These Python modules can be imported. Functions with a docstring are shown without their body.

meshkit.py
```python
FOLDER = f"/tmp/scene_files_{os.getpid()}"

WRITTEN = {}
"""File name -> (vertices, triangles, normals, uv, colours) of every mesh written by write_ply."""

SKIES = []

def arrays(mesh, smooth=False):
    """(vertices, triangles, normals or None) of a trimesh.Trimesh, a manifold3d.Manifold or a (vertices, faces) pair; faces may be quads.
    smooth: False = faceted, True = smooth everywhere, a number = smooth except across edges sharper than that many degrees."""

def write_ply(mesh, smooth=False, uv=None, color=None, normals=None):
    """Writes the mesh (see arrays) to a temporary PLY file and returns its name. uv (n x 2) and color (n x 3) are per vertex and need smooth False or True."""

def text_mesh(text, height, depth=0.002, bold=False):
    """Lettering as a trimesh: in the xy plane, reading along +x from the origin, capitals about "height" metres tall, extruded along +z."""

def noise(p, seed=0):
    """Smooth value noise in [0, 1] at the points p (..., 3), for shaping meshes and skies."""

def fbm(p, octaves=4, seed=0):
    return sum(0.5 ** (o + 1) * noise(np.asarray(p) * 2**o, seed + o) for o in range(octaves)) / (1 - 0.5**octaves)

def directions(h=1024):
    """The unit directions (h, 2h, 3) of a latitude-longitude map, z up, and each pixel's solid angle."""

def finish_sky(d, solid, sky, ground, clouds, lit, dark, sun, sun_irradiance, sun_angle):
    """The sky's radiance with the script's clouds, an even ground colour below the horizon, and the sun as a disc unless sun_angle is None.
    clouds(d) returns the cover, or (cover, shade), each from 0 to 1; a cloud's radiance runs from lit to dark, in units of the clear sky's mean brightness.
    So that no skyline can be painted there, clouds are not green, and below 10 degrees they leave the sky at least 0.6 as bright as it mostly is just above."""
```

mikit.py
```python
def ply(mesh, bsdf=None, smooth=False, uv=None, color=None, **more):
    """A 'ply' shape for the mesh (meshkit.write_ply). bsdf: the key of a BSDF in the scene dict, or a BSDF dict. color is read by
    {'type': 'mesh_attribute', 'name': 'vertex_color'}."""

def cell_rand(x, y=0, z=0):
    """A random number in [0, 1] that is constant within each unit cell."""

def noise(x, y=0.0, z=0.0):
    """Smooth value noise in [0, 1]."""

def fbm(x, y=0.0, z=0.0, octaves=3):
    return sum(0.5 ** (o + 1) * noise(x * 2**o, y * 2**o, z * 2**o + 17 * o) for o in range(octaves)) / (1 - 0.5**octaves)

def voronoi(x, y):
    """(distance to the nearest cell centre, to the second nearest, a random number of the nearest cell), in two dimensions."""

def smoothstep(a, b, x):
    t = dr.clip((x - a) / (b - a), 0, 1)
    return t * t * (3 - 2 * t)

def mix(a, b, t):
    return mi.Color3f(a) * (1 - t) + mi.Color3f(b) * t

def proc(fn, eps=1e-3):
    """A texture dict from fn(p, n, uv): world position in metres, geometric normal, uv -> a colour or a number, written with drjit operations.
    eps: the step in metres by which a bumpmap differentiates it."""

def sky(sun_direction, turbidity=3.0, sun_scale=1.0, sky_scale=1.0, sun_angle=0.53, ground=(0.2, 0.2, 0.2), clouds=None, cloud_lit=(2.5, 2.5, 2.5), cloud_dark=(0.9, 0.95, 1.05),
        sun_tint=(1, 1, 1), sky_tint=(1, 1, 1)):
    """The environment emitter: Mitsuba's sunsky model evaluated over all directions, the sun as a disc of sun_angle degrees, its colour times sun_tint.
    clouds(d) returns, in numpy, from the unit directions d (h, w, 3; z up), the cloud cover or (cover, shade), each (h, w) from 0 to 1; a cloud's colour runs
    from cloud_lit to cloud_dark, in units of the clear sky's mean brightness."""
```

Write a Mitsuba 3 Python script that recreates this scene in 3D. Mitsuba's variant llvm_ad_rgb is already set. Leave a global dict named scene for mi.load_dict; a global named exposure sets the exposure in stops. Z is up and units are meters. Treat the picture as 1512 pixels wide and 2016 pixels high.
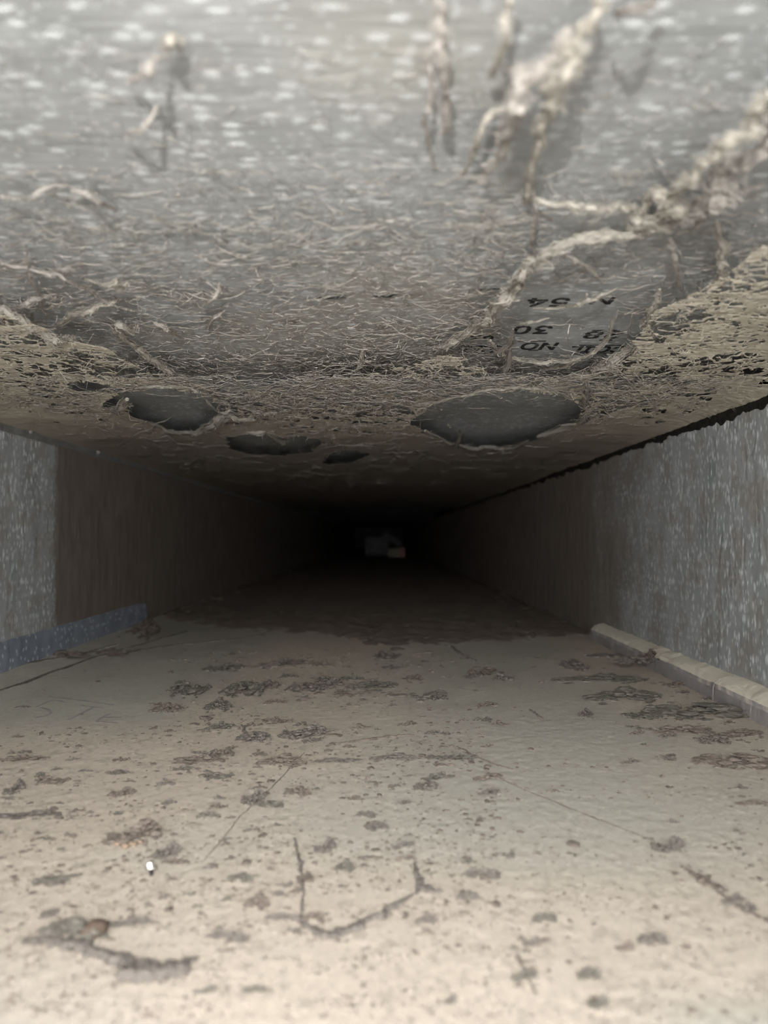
import math, random
import numpy as np, trimesh, shapely
from scipy.spatial import cKDTree
import drjit as dr
import mitsuba as mi
import mikit, meshkit
from mikit import proc, fbm, noise, voronoi, smoothstep, mix, cell_rand

T = mi.ScalarTransform4f
rng = np.random.default_rng(7)
random.seed(7)
scene, labels = {}, {}

# ------------------------------------------------------------------ camera, light, exposure
W, H, F = 1512, 2016, 1515.0
VPX, VPY = 750.0, 1057.0                       # where the duct's axis (+y) vanishes
HF, HC = 0.113, 0.106                          # camera above floor, ceiling above camera
CAM = np.array([0.0, 0.0, HF])
ZC = HF + HC                                   # ceiling height
XL, XR = -0.30, 0.245                          # side walls
Y0, Y1 = -0.10, 9.0                            # open mouth of the duct, far end
exposure = 0.0
pitch, yaw = math.atan((VPY - H / 2) / F), math.atan((W / 2 - VPX) / F)
FWD = np.array([math.sin(yaw) * math.cos(pitch), math.cos(yaw) * math.cos(pitch), math.sin(pitch)])
RIGHT = np.cross(FWD, [0, 0, 1.0]); RIGHT /= np.linalg.norm(RIGHT)
UP = np.cross(RIGHT, FWD)
scene['camera'] = {'type': 'thinlens', 'fov_axis': 'x', 'fov': math.degrees(2 * math.atan(W / 2 / F)),
                   'aperture_radius': 0.0013, 'focus_distance': 0.46, 'near_clip': 0.01, 'far_clip': 50.0,
                   'to_world': T().look_at(origin=CAM.tolist(), target=(CAM + FWD).tolist(), up=[0, 0, 1])}
# the room behind the open mouth, and the torch held above the lens
scene['room_light'] = {'type': 'constant', 'radiance': {'type': 'rgb', 'value': [6.9, 7.0, 7.05]}}
scene['torch'] = {'type': 'spot', 'intensity': {'type': 'rgb', 'value': [0.71, 0.70, 0.68]}, 'beam_width': 6.0, 'cutoff_angle': 58.0,
                  'to_world': T().look_at(origin=[-0.018, -0.07, HF + 0.048], target=[-0.01, 1.0, HF + 0.0], up=[0, 0, 1])}


def ray(px, py):
    px, py = np.asarray(px, float), np.asarray(py, float)
    return FWD + ((px - W / 2) / F)[..., None] * RIGHT - ((py - H / 2) / F)[..., None] * UP


def at_z(px, py, z):
    """The point of the level plane at height z that the photograph shows at a pixel."""
    d = ray(px, py)
    return CAM + d * ((np.asarray(z, float) - CAM[2]) / d[..., 2])[..., None]


def at_x(px, py, x):
    d = ray(px, py)
    return CAM + d * ((x - CAM[0]) / d[..., 0])[..., None]


# ------------------------------------------------------------------ materials
def diffuse(name, fn, bump=None, scale=1.0, rough=None, spec=0.2, metallic=0.0, eps=4e-4):
    base = {'type': 'principled', 'base_color': proc(fn), 'roughness': rough or 0.9, 'specular': spec, 'metallic': metallic} if rough else {'type': 'diffuse', 'reflectance': proc(fn)}
    if bump:
        base = {'type': 'bumpmap', 'arbitrary': proc(bump, eps), 'scale': scale, 'bsdf': base}
    scene[name] = {'type': 'twosided', 'bsdf': base}


def fleck(u, v, size_u, size_v, cut, seed=0.0):
    """Small flakes of zinc spangle: 1 inside a flake."""
    wu = u + 0.0012 * (noise(u * 300 + seed, v * 300) - 0.5)
    f, s, r = voronoi(wu / size_u + seed, v / size_v)
    return smoothstep(0.42, 0.12, f) * smoothstep(cut, cut + 0.1, r)


def ceiling_color(p, n, uv):
    base = mix([0.265, 0.273, 0.27], [0.36, 0.368, 0.368], fbm(p.x * 30, p.y * 60, 1.0, 3))
    base = base * (0.86 + 0.28 * noise(p.x * 130, p.y * 1400, 5.0))
    film = smoothstep(0.5, 0.72, fbm(p.x * 9 + 4, p.y * 12, 3.0, 3))
    base = mix(base, [0.36, 0.33, 0.27], 0.35 * film)
    fl = dr.maximum(fleck(p.x, p.y, 0.0075, 0.0044, 0.66), 0.7 * fleck(p.x, p.y, 0.0031, 0.0019, 0.70, 9.0))
    fl = fl * (0.35 + 0.65 * noise(p.x * 40, p.y * 40, 8.0))
    return mix(base, [0.74, 0.77, 0.78], 0.85 * fl)


def wall_color(p, n, uv):
    base = mix([0.20, 0.215, 0.215], [0.31, 0.32, 0.32], fbm(p.y * 60, p.z * 25, 1.0, 3))
    f1 = fleck(p.y, p.z, 0.0050, 0.0105, 0.60, 2.0)
    f2 = fleck(p.y, p.z, 0.0026, 0.0062, 0.60, 5.0)
    base = mix(base, [0.66, 0.69, 0.70], 0.8 * dr.maximum(f1, f2) * (0.3 + 0.7 * noise(p.y * 30, p.z * 30, 2.0)))
    blot = smoothstep(0.48, 0.66, fbm(p.y * 70, p.z * 70, 7.0, 4))
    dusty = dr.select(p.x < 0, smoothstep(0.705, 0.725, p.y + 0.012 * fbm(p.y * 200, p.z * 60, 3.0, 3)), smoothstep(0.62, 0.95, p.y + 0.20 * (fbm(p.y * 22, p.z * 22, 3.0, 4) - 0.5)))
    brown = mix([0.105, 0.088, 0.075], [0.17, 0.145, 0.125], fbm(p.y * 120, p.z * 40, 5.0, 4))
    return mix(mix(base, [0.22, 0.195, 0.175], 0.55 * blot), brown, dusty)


def wall_relief(p, n, uv):
    return fbm(p.y * 260, p.z * 120, 2.0, 4) + 0.4 * fbm(p.y * 60, p.z * 40, 5.0, 2)


def floor_color(p, n, uv):
    a = fbm(p.x * 7 + 3, p.y * 9, 1.0, 3)
    base = mix([0.525, 0.457, 0.383], [0.50, 0.447, 0.383], smoothstep(0.35, 0.65, a))
    swept = smoothstep(0.10, 0.0, dr.abs(p.x - 0.085 - 0.05 * (p.y - 0.5)) - 0.03 + 0.07 * (fbm(p.x * 18, p.y * 14, 9.0, 3) - 0.5)) * smoothstep(0.22, 0.33, p.y)
    left = smoothstep(-0.10, -0.15, p.x + 0.03 * (noise(p.x * 40, p.y * 40, 2.0) - 0.5)) * smoothstep(0.42, 0.50, p.y)
    corner = smoothstep(0.06, 0.085, p.x + 0.02 * noise(p.x * 60, p.y * 60, 4.0)) * smoothstep(0.20, 0.18, p.y)
    cool = dr.clip(0.8 * swept + 0.9 * left + 0.7 * corner, 0, 1)
    base = mix(base, [0.415, 0.40, 0.352], cool)
    grit = smoothstep(0.60, 0.72, fbm(p.x * 420, p.y * 300, 3.0, 3)) * (1 - 0.7 * cool)
    base = mix(base, [0.34, 0.295, 0.25], 0.5 * grit)
    return base * (0.93 + 0.14 * noise(p.x * 900, p.y * 900, 2.0))


def floor_relief(p, n, uv):
    return fbm(p.x * 350, p.y * 250, 2.0, 4)


def lint(a, b, f=350):
    def fn(p, n, uv):
        return mix(a, b, fbm(p.x * f, p.y * f, p.z * f, 4))
    return fn


def fuzz(f):
    def fn(p, n, uv):
        return fbm(p.x * f, p.y * f, p.z * f, 3)
    return fn


def mat_color(p, n, uv):
    c = mix([0.25, 0.22, 0.185], [0.40, 0.36, 0.295], fbm(p.x * 120, p.y * 420, 3.0, 4))
    side = smoothstep(0.06, 0.20, dr.abs(p.x + 0.02)) * smoothstep(0.75, 0.5, p.y)
    c = mix(c, [0.43, 0.395, 0.31], 0.6 * side * noise(p.x * 40, p.y * 60, 8.0) + 0.15 * side)
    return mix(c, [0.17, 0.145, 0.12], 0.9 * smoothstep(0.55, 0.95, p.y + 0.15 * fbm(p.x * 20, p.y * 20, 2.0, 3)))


diffuse('galvanised_ceiling', ceiling_color, lambda p, n, uv: fbm(p.x * 150, p.y * 900, 2.0, 3), 0.0002, rough=0.5, spec=0.5, metallic=0.35)
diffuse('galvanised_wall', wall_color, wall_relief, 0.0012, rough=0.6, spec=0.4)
diffuse('pale_dust', floor_color, floor_relief, 0.0004)
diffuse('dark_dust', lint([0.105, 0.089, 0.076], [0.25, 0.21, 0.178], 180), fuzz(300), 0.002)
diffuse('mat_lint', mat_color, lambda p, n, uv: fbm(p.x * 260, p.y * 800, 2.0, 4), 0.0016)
diffuse('strand_lint', lint([0.19, 0.175, 0.15], [0.34, 0.315, 0.275]), fuzz(900), 0.0008)
diffuse('strand_pinkish', lint([0.19, 0.172, 0.155], [0.31, 0.285, 0.26]), fuzz(900), 0.0008)
diffuse('web_lint', lint([0.25, 0.23, 0.205], [0.42, 0.39, 0.35], 200))
diffuse('clump_grey', lint([0.105, 0.092, 0.082], [0.215, 0.19, 0.17], 500), fuzz(1200), 0.0008)
diffuse('clump_brown', lint([0.11, 0.090, 0.076], [0.23, 0.193, 0.165], 500), fuzz(1200), 0.0008)
diffuse('clump_green', lint([0.095, 0.088, 0.075], [0.195, 0.18, 0.155], 500), fuzz(1200), 0.0008)
diffuse('pod_brown', lint([0.075, 0.055, 0.044], [0.15, 0.112, 0.09], 400), fuzz(700), 0.0006)
diffuse('orange_grit', lint([0.26, 0.185, 0.13], [0.34, 0.26, 0.195], 600))
diffuse('blue_steel', lambda p, n, uv: mix(mix([0.13, 0.15, 0.18], [0.22, 0.24, 0.275], fbm(p.y * 90, p.z * 60, 2.0, 4)), [0.55, 0.58, 0.61], 0.6 * fleck(p.y, p.z, 0.0045, 0.0058, 0.68, 3.0)), wall_relief, 0.001, rough=0.5, spec=0.5)
diffuse('dull_steel', lambda p, n, uv: mix([0.085, 0.088, 0.088], [0.19, 0.185, 0.175], fbm(p.y * 110, p.z * 200, 2.0, 4)), wall_relief, 0.0014, rough=0.6, spec=0.4)
diffuse('painted_shade', lint([0.010, 0.010, 0.010], [0.035, 0.032, 0.028], 260), fuzz(500), 0.001)  # near-black colour of the shade band on the right wall
diffuse('rail_dust', lambda p, n, uv: mix(mix([0.22, 0.205, 0.205], [0.32, 0.295, 0.285], fbm(p.y * 90, p.z * 90, 1.0, 3)), [0.66, 0.61, 0.51], smoothstep(0.3, 0.75, n.z)), floor_relief, 0.0006)
diffuse('print_ink', lambda p, n, uv: mix([0.012, 0.012, 0.013], [0.10, 0.10, 0.10], smoothstep(0.58, 0.75, fbm(p.x * 500, p.y * 500, 1.0, 3))), rough=0.6)
scene['screw_steel'] = {'type': 'twosided', 'bsdf': {'type': 'roughconductor', 'material': 'Ag', 'alpha': 0.32, 'specular_reflectance': {'type': 'rgb', 'value': [1.0, 1.0, 1.0]}}}
scene['screw_dark'] = {'type': 'twosided', 'bsdf': {'type': 'principled', 'base_color': {'type': 'rgb', 'value': [0.08, 0.078, 0.085]}, 'roughness': 0.4, 'metallic': 0.6}}
diffuse('mark_dust', lint([0.28, 0.265, 0.255], [0.34, 0.32, 0.305], 300))
diffuse('block_cream', lint([0.62, 0.55, 0.45], [0.75, 0.68, 0.56], 40))
diffuse('block_red', lint([0.55, 0.34, 0.29], [0.66, 0.42, 0.36], 40))
diffuse('plate_grey', lint([0.14, 0.14, 0.14], [0.22, 0.22, 0.215], 30), rough=0.6)

# ------------------------------------------------------------------ scene helpers
NUM = {}


def numbered(name):
    k = NUM.get(name, 0); NUM[name] = k + 1
    return name if k == 0 else f'{name}_{k:03d}'


def put(name, shape, label=None, category=None, group=None, kind=None, parent=None):
    key = numbered(parent + '__' + name if parent else name)
    scene[key] = shape
    tag(key, label, category, group, kind)
    return key


def tag(key, label=None, category=None, group=None, kind=None):
    d = {k: v for k, v in (('label', label), ('category', category), ('group', group), ('kind', kind)) if v}
    if d:
        labels[key] = d


def cat(parts):
    vs, fs, o = [], [], 0
    for v, f in parts:
        vs.append(np.asarray(v, float)); fs.append(np.asarray(f) + o); o += len(v)
    return np.vstack(vs), np.vstack(fs)


def tube(pts, rad, sides=5, caps=True):
    p = np.asarray(pts, float)
    r = np.broadcast_to(np.asarray(rad, float), (len(p),))
    t = np.gradient(p, axis=0)
    t /= np.linalg.norm(t, axis=1, keepdims=True) + 1e-12
    a = np.cross(t, np.where(np.abs(t[:, 2:]) < 0.9, [0, 0, 1.0], [1.0, 0, 0])); a /= np.linalg.norm(a, axis=1, keepdims=True) + 1e-12
    b = np.cross(t, a)
    ang = np.arange(sides) * 2 * np.pi / sides
    v = p[:, None] + r[:, None, None] * (np.cos(ang)[None, :, None] * a[:, None] + np.sin(ang)[None, :, None] * b[:, None])
    i, j = np.meshgrid(np.arange(len(p) - 1), np.arange(sides), indexing='ij')
    q = np.stack([i * sides + j, i * sides + (j + 1) % sides, (i + 1) * sides + (j + 1) % sides, (i + 1) * sides + j], -1).reshape(-1, 4)
    f = np.vstack([q[:, [0, 1, 2]], q[:, [0, 2, 3]]])
    if caps:
        k = np.arange(1, sides - 1)
        e = (len(p) - 1) * sides
        f = np.vstack([f, np.stack([k * 0, k + 1, k], 1), np.stack([e + k * 0, e + k, e + k + 1], 1)])
    return v.reshape(-1, 3), f


def spline(pts, n):
    """Catmull-Rom through the points (any dimension), n samples."""
    p = np.asarray(pts, float)
    if len(p) == 2:
        return p[0] + np.linspace(0, 1, n)[:, None] * (p[1] - p[0])
    p = np.vstack([2 * p[0] - p[1], p, 2 * p[-1] - p[-2]])
    s = np.linspace(0, len(p) - 3 - 1e-9, n)
    i = s.astype(int); t = (s - i)[:, None]
    a, b, c, d = p[i], p[i + 1], p[i + 2], p[i + 3]
    return 0.5 * (2 * b + (c - a) * t + (2 * a - 5 * b + 4 * c - d) * t ** 2 + (3 * b - a - 3 * c + d) * t ** 3)


ICO = {k: (lambda m: (np.array(m.vertices), np.array(m.faces)))(trimesh.creation.icosphere(k)) for k in (0, 1, 2)}


def blob(c, r, rg, level=1, rough=0.35):
    v, f = ICO[level]
    s = rg.integers(1 << 20)
    v = v * (1 - rough + 2 * rough * meshkit.noise(v * 1.9 + s % 977, int(s) % 91))[:, None]
    return v * np.asarray(r) + np.asarray(c), f


def hair(c, d, length, r, rg, n=4):
    d = np.asarray(d, float)
    t = np.linspace(0, 1, n)[:, None]
    k = rg.normal(0, 0.25 * length, 3)
    return tube(np.asarray(c) + d * length * t + k * t ** 2, r * (1 - 0.6 * t[:, 0]), 3, False)


def grid(xs, ys, zfun):
    X, Y = np.meshgrid(xs, ys)
    v = np.stack([X, Y, zfun(X, Y)], -1).reshape(-1, 3)
    n, m = len(ys), len(xs)
    i, j = np.meshgrid(np.arange(n - 1), np.arange(m - 1), indexing='ij')
    q = np.stack([i * m + j, i * m + j + 1, (i + 1) * m + j + 1, (i + 1) * m + j], -1).reshape(-1, 4)
    return v, np.vstack([q[:, [0, 1, 2]], q[:, [0, 2, 3]]])


def clip(v, f, s):
    """The part of the mesh where the vertex field s is positive, with new vertices on the zero line."""
    pos = s > 0
    k = pos[f].sum(1)
    out = [f[k == 3]]
    newv, table, base = [], {}, len(v)
    e = f[(k == 1) | (k == 2)]
    if len(e):
        odd = np.where((pos[e].sum(1) == 1)[:, None], pos[e], ~pos[e])
        r = odd.argmax(1)
        e = np.take_along_axis(e, (r[:, None] + np.arange(3)) % 3, 1)     # odd one out first
        one = pos[e[:, 0]]
        def cut(a, b):
            lo, hi = np.minimum(a, b), np.maximum(a, b)
            return lo.astype(np.int64) * (base + 1) + hi
        ka, kb = cut(e[:, 0], e[:, 1]), cut(e[:, 0], e[:, 2])
        uniq, inv = np.unique(np.concatenate([ka, kb]), return_inverse=True)
        lo, hi = uniq // (base + 1), uniq % (base + 1)
        t = np.clip(s[lo] / (s[lo] - s[hi] + 1e-15), 0.02, 0.98)[:, None]
        newv = v[lo] + t * (v[hi] - v[lo])
        ia, ib = base + inv[:len(ka)], base + inv[len(ka):]
        out.append(np.stack([e[:, 0], ia, ib], 1)[one])
        out.append(np.stack([ia, e[:, 1], e[:, 2]], 1)[~one])
        out.append(np.stack([ia, e[:, 2], ib], 1)[~one])
        v = np.vstack([v, newv])
    f = np.vstack(out)
    used, inv = np.unique(f, return_inverse=True)
    return v[used], inv.reshape(-1, 3)


def thicken(v, f, off):
    """A sheet with a back: its copy moved by off, and rims along the open edges."""
    n = len(v)
    e = np.vstack([f[:, [0, 1]], f[:, [1, 2]], f[:, [2, 0]]])
    key = np.sort(e, 1); _, idx, cnt = np.unique(key[:, 0].astype(np.int64) * n + key[:, 1], return_index=True, return_counts=True)
    b = e[idx[cnt == 1]]
    return np.vstack([v, v + off]), np.vstack([f, f[:, ::-1] + n, np.stack([b[:, 0], b[:, 0] + n, b[:, 1] + n], 1), np.stack([b[:, 0], b[:, 1] + n, b[:, 1]], 1)])


def bar(x0, x1, y0, y1, z0, z1):
    m = trimesh.creation.box(extents=[x1 - x0, y1 - y0, z1 - z0]); m.apply_translation([(x0 + x1) / 2, (y0 + y1) / 2, (z0 + z1) / 2])
    return np.array(m.vertices), np.array(m.faces)


def depth_steps(a, b, n):
    """Distances from a to b, evenly spaced in 1/y: finer near the mouth of the duct."""
    return 1 / np.linspace(1 / a, 1 / b, n)


# ------------------------------------------------------------------ the setting: a sheet-metal duct
def floor_z(X, Y):
    p = np.stack([X * 28, Y * 28, X * 0 + 3], -1)
    z = 0.0016 * (meshkit.fbm(p * 0.5, 2, 5) - 0.5) + 0.0003 * (meshkit.fbm(p * 6, 3, 8) - 0.5)
    side = np.clip((XL + 0.045 - X) / 0.045, 0, 1)
    return z * np.clip((Y - 0.1) / 0.1, 0.3, 1) + 0.006 * side ** 1.5


ysf = np.concatenate([np.linspace(Y0, 0.13, 30), np.arange(0.132, 1.0, 0.0018), depth_steps(1.0, Y1, 90)])
put('floor', mikit.ply(grid(np.linspace(XL, XR, 290), ysf, floor_z), 'pale_dust', smooth=True),
    'duct floor covered in pale cream dust with greyer swept areas', kind='structure')
put('ceiling', mikit.ply(bar(XL - 0.004, XR + 0.004, Y0, Y1, ZC, ZC + 0.003), 'galvanised_ceiling'), 'grey galvanised sheet ceiling of the duct with pale zinc flecks', kind='structure')
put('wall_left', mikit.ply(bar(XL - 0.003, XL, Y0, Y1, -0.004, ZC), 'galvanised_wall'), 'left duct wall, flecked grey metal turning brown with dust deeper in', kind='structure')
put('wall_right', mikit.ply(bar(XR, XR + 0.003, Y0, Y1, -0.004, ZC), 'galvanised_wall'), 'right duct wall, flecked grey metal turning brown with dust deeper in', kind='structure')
put('wall_far', mikit.ply(bar(XL, XR, Y1, Y1 + 0.003, -0.004, ZC), 'dull_steel'), 'dark closed end of the duct', kind='structure')


def wavy_strip(x, out, y0, y1, z0, z1, amp_lo, amp_hi, freq, seed, th=0.001, ny=500, nz=5):
    """A thin strip standing against a side wall; its edges wander by the given amounts."""
    ys = depth_steps(y0, y1, ny)
    lo = z0 + amp_lo * (2 * meshkit.fbm(np.stack([ys * freq, ys * 0, ys * 0 + 1], -1), 4, seed) - 1)
    hi = z1 + amp_hi * (2 * meshkit.fbm(np.stack([ys * freq, ys * 0, ys * 0 + 9], -1), 4, seed + 3) - 1)
    s = np.linspace(0, 1, nz)
    Z = lo[:, None] + (hi - lo)[:, None] * s
    bulge = th * (0.55 + 0.9 * meshkit.noise(np.stack([ys[:, None] * freq * 1.5 + s * 0, Z * 300, Z * 0], -1), seed)) * (1 - 0.7 * np.abs(2 * s - 1) ** 4)
    v = np.stack([x + out * bulge, ys[:, None] + 0 * s, Z], -1)
    back = v.copy(); back[..., 0] = x - out * 0.0005
    vv = np.concatenate([v, back[:, ::-1]], 1); m = 2 * nz
    i, j = np.meshgrid(np.arange(ny - 1), np.arange(m), indexing='ij')
    q = np.stack([i * m + j, i * m + (j + 1) % m, (i + 1) * m + (j + 1) % m, (i + 1) * m + j], -1).reshape(-1, 4)
    return vv.reshape(-1, 3), np.vstack([q[:, [0, 1, 2]], q[:, [0, 2, 3]]])


put('baseboard_left', mikit.ply(wavy_strip(XL, 1, 0.33, 0.985, 0.0, 0.030, 0.0, 0.0012, 30, 4, 0.0018), 'blue_steel', smooth=40),
    'blue-grey metal lap strip along the foot of the left wall', kind='structure')
trim = put('trim_1', mikit.ply(wavy_strip(XL, 1, 0.33, 3.5, ZC - 0.022, ZC - 0.003, 0.0008, 0.0, 25, 6, 0.0025), 'dull_steel', smooth=40),
           'dark metal flange along the top of the left wall', kind='structure')
for k, (px, py) in enumerate([(60, 848), (96, 842), (160, 871), (192, 889), (236, 897), (330, 925)]):
    c = at_x(px, py, XL + 0.002)
    c[2] = min(c[2], ZC - 0.006)
    put('rivet', mikit.ply(blob(c, [0.0022, 0.0032, 0.0030], np.random.default_rng(k), 2, 0.15), 'rail_dust', smooth=True), parent=trim)
put('shade_strip_2', mikit.ply(wavy_strip(XR, -1, 0.26, 3.5, ZC - 0.0225, ZC - 0.001, 0.0050, 0.0, 60, 16, 0.0011, 1200), 'painted_shade', smooth=40),  # added dark strip in place of the shadow below the mat edge
    'black ragged strip of painted shade under the mat edge on the right wall', kind='structure')


def rail_piece(y0, y1, seed):
    ys = np.linspace(y0, y1, 60)
    prof = np.array([[XR, -0.003], [XR - 0.0155, -0.003], [XR - 0.0150, 0.0085], [XR - 0.0138, 0.0115], [XR - 0.0095, 0.0150], [XR - 0.002, 0.0172], [XR, 0.0175]])
    w = meshkit.fbm(np.stack([ys[:, None] * 60 + prof[:, 0] * 90, prof[:, 1] * 200 + ys[:, None] * 0, ys[:, None] * 0 + 0 * prof[:, 0]], -1), 3, seed) - 0.5
    v = np.stack([prof[:, 0] - 0.0022 * w * (prof[:, 0] < XR - 1e-4), ys[:, None] + 0 * w, prof[:, 1] + 0.0028 * w * (prof[:, 1] > 0)], -1)
    m, n = len(prof), len(ys)
    i, j = np.meshgrid(np.arange(n - 1), np.arange(m), indexing='ij')
    q = np.stack([i * m + j, i * m + (j + 1) % m, (i + 1) * m + (j + 1) % m, (i + 1) * m + j], -1).reshape(-1, 4)
    cap = np.array([[0, k, k + 1] for k in range(1, m - 1)])
    return v.reshape(-1, 3), np.vstack([q[:, [0, 1, 2]], q[:, [0, 2, 3]], cap, cap[:, ::-1] + (n - 1) * m])


labels['baseboard_right'] = {'label': 'dust-capped metal rail along the foot of the right wall', 'kind': 'structure'}
for k, (a, b) in enumerate([(0.28, 0.535), (0.535, 0.666), (0.666, 0.726), (0.726, 0.85)]):
    put('section', mikit.ply(rail_piece(a, b, 20 + k), 'rail_dust', smooth=50), parent='baseboard_right')

# the seam ridges on the floor beside the left wall
def floor_ribbon(pix, w_px, seed, hgt=0.0010, n=60, wob=0.6):
    """A low ridge of dust lying on the floor along pixels of the photograph."""
    rg = np.random.default_rng(seed)
    p = spline(pix, n)
    c = at_z(p[:, 0], p[:, 1], 0.0)
    c[:, 2] = floor_z(c[:, 0], c[:, 1])
    r = np.interp(np.linspace(0, 1, n), np.linspace(0, 1, len(np.atleast_1d(w_px))), np.atleast_1d(w_px)) * c[:, 1] / F * 0.5
    r = r * (0.6 + 0.8 * meshkit.fbm(np.stack([np.arange(n) * 0.5, np.zeros(n), np.zeros(n) + seed], -1), 3, seed))
    c[:, :2] += (meshkit.noise(np.stack([np.arange(n)[:, None] * 0.4 + [0, 50], np.zeros((n, 2)), np.zeros((n, 2))], -1), seed) - 0.5) * wob * r[:, None] * 2
    v, f = tube(c, r, 6)
    z0 = np.repeat(c[:, 2], 6)
    v[:, 2] = z0 + (v[:, 2] - z0) * np.minimum(1.0, hgt / np.repeat(np.maximum(r, 1e-6), 6))
    return (v, f), c, r


for k, pix in enumerate([[(-60, 1386), (0, 1365), (110, 1324), (205, 1290), (300, 1262), (370, 1243)], [(210, 1292), (300, 1275), (420, 1262), (520, 1250)], [(-40, 1350), (60, 1318), (150, 1296), (230, 1272)]]):
    put('ridge', mikit.ply(floor_ribbon(pix, [9, 10, 8, 6], 40 + k, 0.0006)[0], 'clump_green', smooth=30), 'dark seam ridge in the floor dust near the left wall', parent='floor')
# finger-drawn strokes in the dust
strokes = [[(128, 1383), (105, 1379), (80, 1388), (72, 1392)], [(80, 1392), (98, 1399), (96, 1406), (70, 1413)],
           [(96, 1372), (150, 1378), (225, 1388)], [(184, 1392), (160, 1404), (134, 1417)],
           [(215, 1405), (200, 1413), (190, 1421)], [(203, 1412), (240, 1412)], [(190, 1421), (235, 1423)], [(160, 1389), (205, 1394)]]
for k, pix in enumerate(strokes):
    put('finger_mark', mikit.ply(floor_ribbon(pix, 7, 60 + k, 0.00007, 30, 0.2)[0], 'mark_dust', smooth=30),
        'faint finger-drawn letter stroke in the dust', parent='floor')

# ink on the ceiling sheet: upside-down coil print, seen through the dust
def ink(text, px0, px1, py0, py1):
    """Lettering turned half round, filling the box between two pixels of the ceiling sheet."""
    a, b = at_z(px0, py0, ZC), at_z(px1, py1, ZC)
    m = meshkit.text_mesh(text, 0.01, 0.0003, bold=True)
    v = np.array(m.vertices); lo, hi = v.min(0), v.max(0)
    u = (v - lo) / (hi - lo)
    # reading direction runs right to left in the picture, the letters' tops point deeper into the duct's near side
    out = np.stack([b[0] + (a[0] - b[0]) * u[:, 0], b[1] + (a[1] - b[1]) * (1 - u[:, 1]), ZC - 0.0003 + 0.0004 * (1 - u[:, 2])], -1)
    return out, np.array(m.faces)


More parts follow.
